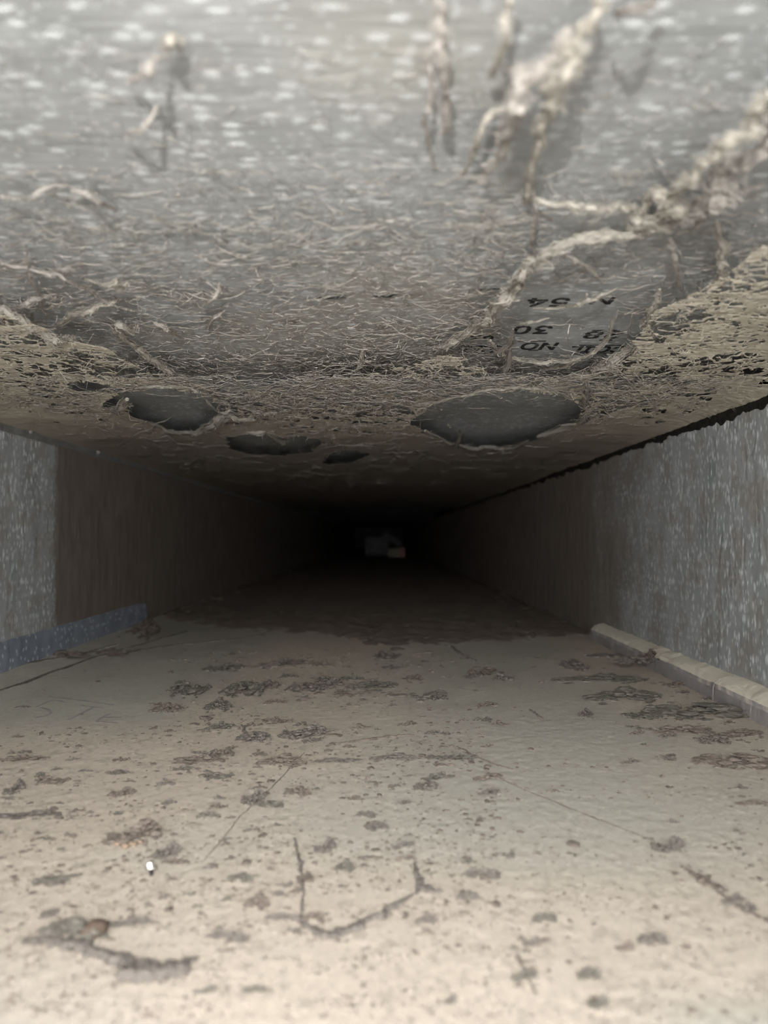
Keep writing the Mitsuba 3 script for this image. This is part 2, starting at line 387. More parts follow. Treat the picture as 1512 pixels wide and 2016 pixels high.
for text, x0, x1, y0, y1 in [('COIL', 1128, 1226, 681, 694), ('NO', 1031, 1089, 674, 688), ('623', 905, 982, 680, 694), ('28', 1157, 1216, 652, 666), ('30', 1016, 1078, 641, 657),
                             ('96', 928, 970, 657, 668), ('N', 1172, 1201, 584, 598), ('54', 1042, 1112, 586, 603)]:
    put('lettering', mikit.ply(ink(text, x0, x1, y0, y1), 'print_ink'), f'black printed {text} upside down', parent='ceiling')
for x0, x1, y in [(1020, 1075, 671), (1040, 1060, 689), (1140, 1226, 679), (1165, 1220, 650), (1180, 1205, 669), (1130, 1215, 696)]:
    a, b = at_z(x0, y, ZC), at_z(x1, y, ZC)
    put('print_line', mikit.ply(bar(a[0], b[0], a[1] - 0.0006, a[1] + 0.0006, ZC - 0.0003, ZC + 0.0005), 'print_ink'), 'thin black printed rule', parent='ceiling')
for x0, y0, x1, y1 in [(622, 586, 682, 586), (735, 584, 812, 581), (920, 573, 985, 569)]:
    a, b = at_z(x0, y0, ZC - 0.0004), at_z(x1, y1, ZC - 0.0004)
    put('scratch', mikit.ply(tube(np.linspace(a, b, 6), [0.0002, 0.0005, 0.0007, 0.0006, 0.0005, 0.0002], 4), 'print_ink'), 'short dark scratch in the sheet', parent='ceiling')

# ------------------------------------------------------------------ the lint mat hanging under the ceiling
ZM = ZC - 0.0115
near_px = [(0, 618), (60, 640), (120, 668), (200, 684), (260, 715), (330, 742), (420, 764), (520, 768), (620, 752), (720, 742), (800, 722), (850, 702), (900, 700), (960, 725), (1000, 742), (1080, 744),
           (1150, 742), (1200, 728), (1245, 700), (1268, 650), (1300, 612), (1360, 590), (1430, 545), (1512, 480)]
near = at_z(*np.array(near_px, float).T, ZM)[:, :2]
region = shapely.Polygon([(XL, 0.31), (-0.24, 0.325)] + near.tolist() + [(XR, 0.245), (XR, 2.6), (XL, 2.6)]).buffer(0)
px_poly = lambda pix: shapely.Polygon(at_z(*np.array(pix, float).T, ZM)[:, :2]).buffer(0)
holes = [px_poly([(806, 828), (850, 795), (930, 772), (1020, 763), (1100, 773), (1152, 800), (1146, 824), (1100, 848), (1045, 866), (960, 882), (900, 874), (840, 852)]),
         px_poly([(200, 792), (240, 768), (330, 760), (390, 772), (440, 800), (478, 816), (432, 826), (412, 842), (372, 852), (330, 846), (285, 828), (256, 816), (252, 800), (236, 806), (206, 804)]),
         px_poly([(130, 757), (150, 749), (180, 746), (206, 752), (206, 758), (180, 764), (150, 766)]),
         px_poly([(440, 862), (500, 848), (560, 862), (600, 856), (640, 872), (610, 892), (560, 898), (500, 896), (450, 884)]),
         px_poly([(640, 896), (690, 884), (730, 894), (690, 912), (640, 914)])]
grow = [0.0009, 0.0009, 0.0005, 0.0035, 0.003]

xs, ys = np.linspace(XL, XR - 0.001, 1050), depth_steps(0.24, 2.5, 620)


def mat_z(X, Y):
    p = np.stack([X * 22, Y * 22, 0 * X], -1)
    z = ZM + 0.0028 * (meshkit.fbm(p, 3, 31) - 0.5)
    flow = meshkit.fbm(np.stack([X * 90, Y * 260, 0 * X + 4], -1), 4, 33)
    z = z + 0.0010 * (flow - 0.5)
    edge = np.minimum(X - XL, XR - X)
    return z - 0.0035 * np.exp(-edge / 0.012) - 0.002 * np.exp(-edge / 0.05)


mv, mf = grid(xs, ys, mat_z)
P2 = shapely.points(mv[:, :2])
boundary = region.boundary
shapely.prepare(region)
near_line = shapely.LineString([(XL, 0.31), (-0.24, 0.325)] + near.tolist() + [(XR, 0.245)])
sd = shapely.distance(P2, near_line) * np.where(shapely.contains(region, P2), 1, -1)
# a lace of threads: cells of a random set of points, thick joins deep inside, thin near the border
def lace(count, seed, amp):
    """How far each point of the sheet is from the joins between random cells; they keep their share of the view, so larger far in."""
    cell = np.random.default_rng(seed)
    cy = 1 / cell.uniform(1 / 2.5, 1 / 0.24, count); cx = cell.uniform(XL - 0.01, XR + 0.01, count)
    warp = (meshkit.fbm(np.stack([mv[:, 0] * 70, mv[:, 1] * 70, 0 * mv[:, 0]], -1)[:, None, :] + np.array([[0, 0, seed], [7, 31, seed]]), 4, 12) - 0.5) * amp
    d, _ = cKDTree(np.stack([cx, np.log(cy) * 0.30], -1)).query(np.stack([mv[:, 0] + warp[:, 0], np.log(mv[:, 1]) * 0.30 + warp[:, 1] * 0.8], -1), k=2)
    return d[:, 1] - d[:, 0]


join, join_fine = lace(2600, 3, 0.014), lace(17000, 4, 0.007)
patchy = meshkit.fbm(np.stack([mv[:, 0] * 60, mv[:, 1] * 60, 0 * mv[:, 0] + 8], -1), 4, 57)
big = meshkit.fbm(np.stack([mv[:, 0] * 34, mv[:, 1] * 46, 0 * mv[:, 0] + 2], -1), 4, 51)
edge = np.minimum(mv[:, 0] - XL, XR - mv[:, 0])
deep = np.clip(sd / (0.24 + 0.06 * np.exp(-(mv[:, 0] / 0.08) ** 2)), -1, 1.5)
fill = np.clip(deep + 1.2 * (big - 0.50), 0, 1.6) ** 1.9 + np.clip((mv[:, 1] - 0.62) / 0.3, 0, 1)
curl = np.abs(meshkit.fbm(np.stack([mv[:, 0] * 75, mv[:, 1] * 62, 0 * mv[:, 0] + 3], -1), 4, 71) - 0.5) / 0.09            # 0 along winding lines
keep = 0.0005 + 0.0036 * fill + 0.010 * np.exp(-edge / 0.018)
keep_fine = -0.0013 + 0.0024 * np.clip((patchy - 0.38) * 4, 0, 1) + 0.0024 * fill
field = np.minimum(np.maximum.reduce([keep - join, keep_fine - join_fine, 0.0009 * (0.16 + 0.8 * fill - curl)]), (sd + 0.010 * (big - 0.45)) * 0.5)
for h, g in zip(holes, grow):
    shapely.prepare(h)
    hd = shapely.distance(P2, h.boundary) * np.where(shapely.contains(h, P2), -1, 1)
    rough = (meshkit.fbm(np.stack([mv[:, 0] * 180, mv[:, 1] * 120, 0 * mv[:, 0] + 7], -1), 4, 77) - 0.5) * 5 * g
    field = np.minimum(field, (hd + rough) * 0.6)
    rim = np.exp(-np.abs(hd) / 0.006)
    mv[:, 2] -= 0.0016 * rim * (g < 0.002)
lv, lf = clip(mv, mf, field)
comp = trimesh.Trimesh(lv, lf, process=False)
lab = trimesh.graph.connected_component_labels(comp.face_adjacency, node_count=len(lf))
sizes = np.bincount(lab)
lf = lf[sizes[lab] > 60]
used, inv = np.unique(lf, return_inverse=True)
lv, lf = lv[used], inv.reshape(-1, 3)
off = np.zeros_like(lv); off[:, 2] = 0.0002
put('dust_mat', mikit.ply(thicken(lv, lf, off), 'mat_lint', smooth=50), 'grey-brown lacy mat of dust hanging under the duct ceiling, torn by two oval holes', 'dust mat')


def fringe(n, seed):
    """Short loose hairs along the torn edges of the mat."""
    rg = np.random.default_rng(seed)
    e = np.sort(np.vstack([lf[:, [0, 1]], lf[:, [1, 2]], lf[:, [2, 0]]]), 1)
    key, cnt = np.unique(e[:, 0].astype(np.int64) * len(lv) + e[:, 1], return_counts=True)
    rim = key[cnt == 1] // len(lv)
    rim = rim[(lv[rim, 1] < 0.9) & (lv[rim, 0] > XL + 0.01) & (lv[rim, 0] < XR - 0.01)]
    parts = []
    for i in rg.choice(rim, n):
        px = lv[i, 1] / F
        d = rg.normal(0, 1, 3) * [1, 1, 0.6]; d /= np.linalg.norm(d)
        parts.append(hair(lv[i] + rg.normal(0, 1, 3) * px * [2, 2, 0], d, px * rg.gamma(3, 3.2), px * rg.uniform(0.3, 0.7), rg, 5))
    v, f = cat(parts)
    v[:, 2] = np.minimum(v[:, 2], ZC - 0.0002)
    return v, f


put('fringe', mikit.ply(fringe(5000, 41), 'mat_lint'), 'loose hairs along the torn edges', kind='stuff', parent='dust_mat')


def ceil_z(x, y, gap):
    return ZC - gap


# curled rolls of lint on the rims of the holes and tears
def ceiling_strand(pix, w_px, seed, gap=(0.0, 0.006, 0.0), fuzzy=1.0, lumps=1.0, n=None, sides=6, hang=0.0):
    """A fuzzy strand of lint under the ceiling along pixels of the photograph; gap: how far its middle line hangs below the sheet, at the start, middle and end."""
    rg = np.random.default_rng(seed)
    pix = np.asarray(pix, float)
    L = np.linalg.norm(np.diff(pix, axis=0), axis=1).sum()
    n = n or int(np.clip(L / 3.5, 14, 110))
    p = spline(pix, n)
    s = np.linspace(0, 1, n)
    g = np.interp(s, np.linspace(0, 1, len(gap)), gap)
    wp = np.interp(s, np.linspace(0, 1, len(np.atleast_1d(w_px))), np.atleast_1d(w_px))
    c = at_z(p[:, 0], p[:, 1], ZC - 0.0005 - g)
    r = 0.5 * wp * c[:, 1] / F
    nz = meshkit.fbm(np.stack([s * L / 14, 0 * s, 0 * s + seed], -1), 4, seed)
    r = np.maximum(r * (0.45 + 1.1 * nz), 0.00012)
    c = c + (meshkit.fbm(np.stack([s[:, None] * L / 22 + [0, 40, 80], np.zeros((n, 3)), np.zeros((n, 3)) + seed], -1), 3, seed + 5) - 0.5) * r[:, None] * 2.2
    c[:, 2] = np.minimum(c[:, 2], ZC - 0.4 * r)
    px1 = c[:, 1] / F                                   # the size of a pixel of the photograph at that distance
    wide = float(np.mean(wp))
    parts = [tube(c, r * 0.6, 5)]
    for _ in range(int(10 + 1.9 * wide * fuzzy)):
        a, b = np.sort(rg.uniform(-0.1, 1.1, 2)) * (n - 1)
        a, b = max(0, a), min(n - 1, b)
        if b - a < 5:
            continue
        m = int(np.clip((b - a) * 0.8, 5, 46))
        t = np.linspace(a, b, m)
        ci = np.stack([np.interp(t, np.arange(n), c[:, q]) for q in range(3)], 1)
        ri, pi = np.interp(t, np.arange(n), r), np.interp(t, np.arange(n), px1)
        fq = rg.uniform(0.10, 0.35)
        o = meshkit.fbm(np.stack([t[:, None] * fq + [0, 60, 120], np.zeros((m, 3)) + rg.uniform(0, 500), np.zeros((m, 3))], -1), 3, int(rg.integers(9999))) - 0.5
        ci = ci + o * ri[:, None] * [4.2, 4.2, 2.6]
        parts.append(tube(ci, pi * rg.uniform(0.35, 0.9) * (1 + wide / 40) * (0.6 + 0.7 * rg.uniform(size=m)), 3, False))
    for _ in range(int(fuzzy * L / 2.2)):
        i = rg.integers(1, n - 1)
        d = rg.normal(0, 1, 3) + (c[i] - c[i - 1]) / px1[i] * rg.choice([-0.5, 0.5]); d /= np.linalg.norm(d)
        parts.append(hair(c[i] + rg.normal(0, 0.4, 3) * r[i], d, r[i] * rg.uniform(0.9, 2.2) + 2 * px1[i], px1[i] * rg.uniform(0.25, 0.5), rg, 5))
    v, f = cat(parts)
    v[:, 2] = np.minimum(v[:, 2], ZC - 0.00002)
    return v, f


STRANDS = [  # pixels, width, gap, lint, label
    ([(1318, 452), (1240, 462), (1160, 470), (1090, 490), (1050, 520), (1010, 565), (975, 605), (940, 640), (895, 672), (860, 690)], [22, 24, 20, 24, 30, 34, 28, 16], (0.004, 0.009, 0.008, 0.004), 'strand_lint', 'thick pale fold of lint bending from the web at right down to the printed sheet'),
    ([(1560, 150), (1500, 205), (1455, 270), (1390, 320), (1340, 370), (1290, 430), (1240, 455)], [34, 40, 36, 34, 30, 22], (0.010, 0.012, 0.010, 0.004), 'strand_lint', 'thick fuzzy lint rope slanting in from the upper right edge'),
    ([(1560, 235), (1490, 290), (1420, 360), (1395, 395), (1340, 430), (1290, 440)], [40, 50, 44, 30, 22], (0.006, 0.009, 0.004), 'strand_pinkish', 'lower broad lint rope beside the upper right edge'),
    ([(1130, 60), (1090, 110), (1040, 150), (1010, 200), (990, 270), (970, 320), (955, 345)], [30, 44, 40, 36, 24, 14], (0.004, 0.010, 0.003), 'strand_pinkish', 'broad blurred lint bundle hanging near the top, left strand of its fork'),
    ([(1175, -20), (1150, 60), (1120, 110), (1100, 160), (1085, 210), (1065, 260), (1045, 340), (1040, 400)], [26, 36, 44, 40, 32, 20, 12], (0.004, 0.010, 0.003), 'strand_lint', 'broad blurred lint bundle hanging near the top, right strand of its fork'),
    ([(868, -30), (866, 60), (874, 130), (880, 220), (872, 260)], [22, 24, 20, 14], (0.003, 0.007, 0.002), 'strand_pinkish', 'straight blurred lint strand hanging from the middle of the top edge'),
    ([(1012, -30), (1000, 40), (985, 100), (968, 150)], [18, 24, 20, 10], (0.004, 0.007, 0.002), 'strand_lint', 'blurred strand left of the forked lint bundle at the top edge'),
    ([(845, 100), (850, 180), (840, 260), (858, 330)], [8, 12, 10, 6], (0.001, 0.004, 0.001), 'strand_pinkish', 'thin blurred strand left of the straight top strand'),
    ([(990, 210), (950, 250), (935, 300), (905, 350)], [14, 18, 12, 8], (0.003, 0.006, 0.002), 'strand_lint', 'short side strand leaving the forked bundle to the left'),
    ([(1052, 350), (1055, 420), (1048, 470), (1052, 520)], [10, 12, 9, 6], (0.003, 0.005, 0.002), 'strand_pinkish', 'thin upright strand below the forked lint bundle'),
    ([(1050, 392), (1120, 402), (1200, 408), (1260, 412)], [12, 16, 16, 12], (0.003, 0.007, 0.004), 'strand_lint', 'level strand running right above the thick pale fold'),
    ([(1260, 412), (1290, 385), (1330, 400), (1320, 430), (1270, 440), (1240, 415)], [24, 30, 26, 24], (0.004, 0.009, 0.004), 'strand_lint', 'tangled pale knot of lint where the ropes at right meet'),
    ([(1049, 608), (1110, 606), (1150, 596), (1185, 582), (1215, 566)], [5, 10, 15, 9, 4], (0.002, 0.007, 0.002), 'strand_lint', 'slim curved stick of lint lying across the top row of printed letters'),
    ([(1008, 640), (1040, 637), (1082, 626)], [4, 6, 3], (0.002, 0.004, 0.001), 'strand_lint', 'short thin stick of lint over the printed 30'),
    ([(985, 692), (1002, 675), (1010, 648)], [22, 14, 4], (0.004, 0.010, 0.014), 'strand_pinkish', 'small pointed spike of lint left of the printed NO'),
    ([(965, 668), (985, 690), (1010, 704), (1055, 714), (1100, 712), (1150, 700), (1190, 675), (1205, 640), (1216, 610)], [10, 13, 13, 11, 10, 10, 8, 5], (0.004, 0.008, 0.008, 0.003), 'strand_lint', 'arched lint garland looping under the printed letters'),
    ([(1070, 727), (1110, 722), (1145, 706), (1170, 690)], [7, 11, 8, 5], (0.005, 0.008, 0.003), 'strand_lint', 'short second garland beneath the arched one'),
    ([(1003, 688), (1006, 712), (1004, 735), (1008, 752)], [12, 16, 20, 24], (0.008, 0.009, 0.008), 'strand_pinkish', 'upright lint tuft on the upper rim of the right oval hole'),
    ([(1240, 700), (1265, 670), (1275, 640), (1290, 600), (1300, 570)], [20, 26, 22, 16, 8], (0.008, 0.008, 0.003), 'strand_lint', 'knobbly lint strand climbing right of the printed letters'),
    ([(1120, 745), (1160, 735), (1200, 712), (1245, 695), (1290, 672)], [16, 22, 24, 24, 20], (0.007, 0.009, 0.008), 'strand_lint', 'thick lint roll along the mat border right of the letters'),
    ([(806, 826), (850, 797), (930, 773), (1020, 762), (1090, 768), (1128, 785)], [8, 14, 12, 14, 10, 6], (0.008, 0.0095, 0.009), 'strand_lint', 'rolled lint rim along the upper edge of the right oval hole'),
    ([(1150, 742), (1152, 770), (1154, 800), (1148, 826), (1110, 846), (1060, 858)], [12, 13, 16, 16, 14, 8], (0.008, 0.0095, 0.009), 'strand_lint', 'frayed lint rim on the right end of the right oval hole'),
    ([(840, 850), (890, 872), (950, 882), (1010, 880), (1040, 866)], [6, 8, 9, 8, 5], (0.009, 0.0095, 0.009), 'strand_pinkish', 'thin lint rim along the lower edge of the right oval hole'),
    ([(204, 790), (240, 768), (320, 757), (390, 768), (440, 792), (500, 808), (545, 815)], [14, 10, 9, 10, 12, 12, 8], (0.008, 0.0095, 0.009), 'strand_lint', 'lint rim along the upper edge of the left oval hole'),
    ([(214, 806), (232, 803), (248, 795), (254, 786)], [12, 20, 24, 14], (0.009, 0.011, 0.012), 'strand_lint', 'orange-tinged curled lint flap at the left end of the left oval hole'),
    ([(285, 828), (330, 846), (372, 852), (405, 846), (428, 832), (440, 822), (500, 826)], [6, 8, 10, 14, 20, 20, 12], (0.009, 0.0105, 0.009), 'strand_lint', 'rolled lint rim along the lower edge of the left oval hole'),
    ([(400, 780), (418, 800), (434, 816)], [3, 4, 3], (0.009, 0.010, 0.009), 'web_lint', 'fine thread crossing the right end of the left oval hole'),
    ([(434, 792), (428, 806), (440, 812), (452, 808), (470, 818)], [4, 5, 5, 4], (0.009, 0.010, 0.009), 'web_lint', 'small knotted threads at the right tip of the left oval hole'),
    ([(238, 652), (252, 676), (285, 700), (318, 722), (350, 740), (385, 762)], [16, 14, 18, 16, 18, 14], (0.006, 0.008, 0.0085), 'strand_lint', 'tufted strand of lint slanting down to the left oval hole'),
    ([(228, 656), (242, 648), (258, 652), (268, 640)], [20, 24, 16, 8], (0.005, 0.010, 0.003), 'strand_lint', 'pale curled tuft at the upper end of the slanting strand'),
    ([(-20, 612), (40, 630), (90, 655), (130, 668), (180, 686), (220, 698)], [22, 24, 22, 20, 18, 12], (0.007, 0.010, 0.008), 'strand_lint', 'shaggy pale roll along the mat border at the left edge'),
    ([(-10, 515), (60, 530), (130, 548), (200, 590), (270, 612)], [8, 10, 9, 9, 5], (0.002, 0.006, 0.002), 'strand_pinkish', 'long slanting strand starting at the left edge'),
    ([(75, 540), (130, 530), (165, 528)], [8, 10, 5], (0.002, 0.005, 0.001), 'strand_pinkish', 'short branch above the long slanting strand at the left'),
    ([(48, 478), (58, 530), (78, 590), (92, 622)], [5, 7, 8, 5], (0.002, 0.005, 0.002), 'strand_pinkish', 'thin upright strand crossing the slanting one at the left'),
    ([(-10, 640), (30, 605), (70, 585), (110, 582)], [10, 14, 12, 6], (0.003, 0.006, 0.002), 'strand_pinkish', 'bowed strand above the shaggy roll at the left edge'),
    ([(108, 640), (150, 622), (200, 604), (240, 590)], [8, 18, 14, 6], (0.003, 0.008, 0.002), 'strand_lint', 'rough dark-shadowed strand right of the bowed one'),
    ([(170, 546), (205, 558), (235, 562), (255, 552)], [6, 12, 20, 6], (0.002, 0.008, 0.002), 'strand_lint', 'lumpy pale bit of lint above the left web'),
    ([(395, 600), (415, 594), (427, 580), (432, 555)], [6, 12, 10, 4], (0.002, 0.007, 0.002), 'strand_lint', 'hooked pale strand left of the middle'),
    ([(408, 650), (420, 630), (440, 612)], [10, 10, 5], (0.002, 0.006, 0.002), 'strand_pinkish', 'short strand just below the hooked one'),
    ([(302, 634), (330, 652), (362, 668)], [8, 16, 5], (0.002, 0.007, 0.002), 'strand_lint', 'lumpy dark-edged strand right of the curled tuft'),
    ([(692, 742), (704, 722), (714, 690)], [8, 12, 6], (0.003, 0.007, 0.002), 'strand_lint', 'small upright twig of lint in the middle of the ceiling'),
    ([(730, 735), (738, 712), (740, 700)], [4, 5, 3], (0.002, 0.004, 0.001), 'strand_pinkish', 'tiny upright thread beside the small twig'),
    ([(140, 378), (180, 390), (205, 402), (232, 418)], [14, 12, 12, 6], (0.002, 0.006, 0.002), 'strand_pinkish', 'short blurred strand in the upper left'),
    ([(0, 385), (40, 392), (70, 385), (95, 368), (140, 366)], [10, 10, 8, 6], (0.002, 0.006, 0.002), 'strand_pinkish', 'curved blurred strand at the upper left edge'),
    ([(255, 165), (285, 150), (305, 128), (322, 108)], [14, 22, 20, 8], (0.003, 0.008, 0.002), 'strand_pinkish', 'blurred slanting bit of lint near the top left'),
    ([(245, 262), (268, 255), (290, 238), (312, 208)], [10, 16, 14, 8], (0.003, 0.007, 0.002), 'strand_pinkish', 'second blurred bit of lint below the top left one'),
    ([(330, 92), (338, 82), (345, 78)], [22, 28, 22], (0.002, 0.006, 0.002), 'strand_lint', 'small round pale lint ball near the top left'),
    ([(1215, 30), (1250, 15), (1300, -10)], [16, 22, 16], (0.006, 0.010, 0.003), 'clump_grey', 'dark blurred strand at the top right'),
    ([(1118, 690), (1118, 660), (1122, 640)], [1.5, 2, 1.5], (0.004, 0.006, 0.001), 'web_lint', 'hair-thin thread hanging over the printed letters'),
    ([(1320, 470), (1330, 520), (1345, 580)], [14, 12, 6], (0.004, 0.007, 0.002), 'strand_pinkish', 'thin strand dropping from the lint knot at right'),
    ([(1410, 440), (1425, 500), (1420, 545), (1405, 580)], [16, 18, 22, 14], (0.004, 0.008, 0.007), 'strand_lint', 'pale strand dropping to the right mat border'),
    ([(1375, 440), (1400, 415), (1440, 390), (1500, 360)], [14, 18, 18, 14], (0.004, 0.008, 0.003), 'strand_pinkish', 'forked strand right of the lint knot'),
    ([(560, 872), (530, 858), (500, 850), (470, 856)], [14, 16, 14, 8], (0.008, 0.010, 0.008), 'strand_lint', 'peeling lip of lint above the dark bare patch behind the left hole'),
    ([(1190, 555), (1160, 530), (1120, 505), (1090, 492)], [5, 8, 8, 6], (0.002, 0.006, 0.006), 'web_lint', 'stretched grey web tail right of the thick pale fold'),
    ([(900, 880), (905, 858), (902, 846)], [10, 7, 3], (0.009, 0.011, 0.014), 'strand_pinkish', 'small spike at the lower edge of the right oval hole'),
]
for k, (pix, w, gap, m, lab) in enumerate(STRANDS):
    blurred = np.mean([p[1] for p in pix]) < 320
    is_rim = 'oval hole' in lab and 'slanting' not in lab and 'tuft' not in lab or 'lip of' in lab
    if is_rim:
        gap = tuple(g + 0.003 for g in gap)
    shape = mikit.ply(ceiling_strand(pix, w, 300 + k, gap, 0.7 if blurred else 1.0), m, smooth=50)
    if is_rim:
        put('rim', shape, lab, parent='dust_mat')
    else:
        put('lint_strand', shape, lab, 'lint strand', 'lint strands under the ceiling')

# fine cobweb threads, beyond counting
def threads(n, seed, lo, hi):
    """n threads between two heights of the photograph, strung under the ceiling sheet."""
    rg = np.random.default_rng(seed)
    parts = []
    while len(parts) < n:
        px, py = rg.uniform(-40, 1552), rg.uniform(lo, hi)
        zone = 1.0 if 690 < py < 800 else 0.7 if py > 560 else 0.5 if py > 420 else 0.22 if py > 330 else 0.06
        if py > 810:
            zone = 0.25
        if 560 < px < 880 and 640 < py < 800:
            zone *= 1.6
        if 880 < px < 1040 and 380 < py < 700:
            zone *= 1.6
        if rg.uniform() > zone / 1.6:
            continue
        if 990 < px < 1230 and 560 < py < 705 and rg.uniform() < 0.96:
            continue
        c = at_z(px, py, ZM)
        if any(shapely.contains_xy(h.buffer(0.004), c[0], c[1]) for h in holes) and rg.uniform() < 0.985:
            continue
        ln = rg.gamma(2.0, 24)
        a = rg.normal(0, 0.32) + (0.14 if px < 500 else -0.16 if px > 1000 else 0)
        if rg.uniform() < 0.35:
            a = rg.uniform(-1.5, 1.5); ln *= 0.7
        dx, dy = math.cos(a) * ln, math.sin(a) * ln * 0.6
        m = 8
        s = np.linspace(-0.5, 0.5, m)
        bend = rg.normal(0, 0.16) * ln
        wob = ln / 60
        qx = px + dx * s + rg.normal(0, 1.6, m) * wob; qy = py + dy * s + bend * (0.25 - s ** 2) * 1.4 + rg.normal(0, 1.3, m) * wob
        if qy.max() > 985:
            continue
        g = 0.0003 + rg.uniform(0.05, 1.0) * (0.0085 if py > 700 else 0.0045) * (1 - (2 * s) ** 2)
        if py > 740:
            g = g * 0.2 + rg.uniform(0.009, 0.0135)
        p = at_z(qx, qy, ZC - g)
        if p[:, 0].min() < XL + 0.001 or p[:, 0].max() > XR - 0.001:
            continue
        rr = rg.uniform(0.34, 0.74) * p[:, 1].mean() / F * (1.5 if rg.uniform() < 0.12 else 1)
        parts.append(tube(p, rr * (0.6 + 0.8 * rg.uniform(size=m)), 3, False))
    return cat(parts)


put('web', mikit.ply(threads(3600, 91, 705, 960), 'web_lint'), 'fine threads woven into the mat', kind='stuff', parent='dust_mat')
put('cobweb', mikit.ply(threads(3500, 92, 90, 705), 'web_lint'), 'fine dusty cobweb threads spread across the bare ceiling sheet', 'cobweb', kind='stuff')


def ceiling_crumbs(n, seed):
    rg = np.random.default_rng(seed)
    parts = []
    for _ in range(n):
        px, py = rg.uniform(0, 1512), 120 + 760 * rg.uniform() ** 0.7
        r = rg.uniform(0.0005, 0.0012) * (py / 900)
        c = at_z(px, py, ZC - r * 0.5)
        parts.append(blob(c, r * rg.uniform(0.6, 1.3, 3), rg, 0, 0.4))
    return cat(parts)


put('lint_crumbs', mikit.ply(ceiling_crumbs(160, 17), 'strand_lint'), 'tiny pale crumbs of lint stuck to the ceiling sheet', 'dust crumbs', kind='stuff')

# hairs and scraps at the mat's edge along the right wall
def scrap_mesh(pix, w, seed):
    rg = np.random.default_rng(seed)
    p = spline(pix, 10)
    c = at_x(p[:, 0], p[:, 1], XR - 0.004)
    c[:, 0] += np.linspace(0.0035, 0, 10)
    r = np.linspace(w, 0.6, 10) * c[:, 1] / F / 2
    return cat([tube(c, r, 4), tube(c + [0, 0.001, -0.001], r * 0.5, 4), blob(c[0], r[0] * np.array([1.2, 1.5, 1.2]), rg, 1)])


for k, (pix, w, lab) in enumerate([([(1412, 782), (1430, 792), (1448, 807)], 5, 'pale hair sticking out below the mat edge at right, nearest the frame edge'),
                                   ([(1368, 808), (1385, 815), (1400, 821)], 9, 'pale lint scrap hanging below the right mat edge, left of the hair'),
                                   ([(1284, 822), (1290, 828), (1297, 832)], 12, 'small light triangular flake on the right mat edge'),
                                   ([(1165, 890), (1176, 893), (1188, 890)], 8, 'small lint scrap farthest along the right mat edge'),
                                   ([(1262, 846), (1276, 856), (1290, 864)], 4, 'thin dark-edged hair against the right wall')]):
    put('lint_scrap', mikit.ply(scrap_mesh(pix, w, 500 + k), 'strand_pinkish', smooth=40), lab, 'lint scrap', 'lint scraps along the right mat edge')

# ------------------------------------------------------------------ dark dust carpet deeper in the duct
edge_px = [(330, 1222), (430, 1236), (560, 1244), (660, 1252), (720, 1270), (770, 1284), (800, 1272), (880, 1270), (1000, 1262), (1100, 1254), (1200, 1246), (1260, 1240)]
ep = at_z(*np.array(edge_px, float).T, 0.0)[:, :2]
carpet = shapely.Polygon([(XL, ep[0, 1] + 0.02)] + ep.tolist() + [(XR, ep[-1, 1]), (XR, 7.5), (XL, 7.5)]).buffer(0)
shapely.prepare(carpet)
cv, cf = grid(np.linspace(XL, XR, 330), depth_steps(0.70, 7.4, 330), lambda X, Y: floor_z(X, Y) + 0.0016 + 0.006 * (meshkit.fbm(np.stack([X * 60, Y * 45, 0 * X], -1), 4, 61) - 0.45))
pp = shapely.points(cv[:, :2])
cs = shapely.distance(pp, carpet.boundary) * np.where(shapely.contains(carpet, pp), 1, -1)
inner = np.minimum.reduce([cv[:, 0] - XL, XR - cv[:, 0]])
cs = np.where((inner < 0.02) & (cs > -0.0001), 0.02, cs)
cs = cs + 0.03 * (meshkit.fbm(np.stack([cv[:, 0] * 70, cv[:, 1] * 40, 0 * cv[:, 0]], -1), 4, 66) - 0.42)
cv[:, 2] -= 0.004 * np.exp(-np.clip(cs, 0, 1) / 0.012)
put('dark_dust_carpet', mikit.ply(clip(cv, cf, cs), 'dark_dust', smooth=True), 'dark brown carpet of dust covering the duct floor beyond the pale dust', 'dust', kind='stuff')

# ------------------------------------------------------------------ clumps on the floor
def clump_mesh(seed, k=18, hairs=14):
    """A crumbly clump of lint inside a unit footprint and of unit height, standing on z = 0."""
    rg = np.random.default_rng(seed)
    parts = []
    spine = spline(np.column_stack([np.linspace(-0.42, 0.42, 4), rg.normal(0, 0.16, 4)]), 12)
    peak = rg.uniform(-0.2, 0.2)
    for i in range(k):
        core = i < k * 0.7
        a = spine[rg.integers(12)] if core else rg.uniform(-0.5, 0.5, 2)
        fall = max(0.15, 1 - abs(a[0] - peak) / 0.55) if core else 0.12
        r = rg.uniform(0.06, 0.13) * (1.0 if core else 0.55)
        z = rg.uniform(0.0, 0.85) * fall
        y = a[1] + rg.normal(0, 0.16) * (1 - 0.6 * z)
        parts.append(blob([a[0] + rg.normal(0, 0.04), y, z], [r, r * 1.2, r * rg.uniform(1.2, 1.9)], rg, 1, 0.6))
    for i in range(hairs):
        a = spine[rg.integers(12)]
        d = rg.normal(0, 1, 3); d[2] = abs(d[2]) * 0.5; d /= np.linalg.norm(d)
        parts.append(hair([a[0], a[1], rg.uniform(0.1, 0.5)], d, rg.uniform(0.15, 0.4), 0.009, rg))
    v, f = cat(parts)
    v[:, 2] = np.maximum(v[:, 2], -0.05)
    return v, f


VARIANTS = [clump_mesh(1000 + k, 60, 30) for k in range(10)]
SMALL = [clump_mesh(1100 + k, 16, 6) for k in range(10)]
PLY = {}


def clump_shape(small, k, m):
    if (small, k, m) not in PLY:
        PLY[small, k, m] = mikit.ply((SMALL if small else VARIANTS)[k], m, smooth=False)
    return PLY[small, k, m]


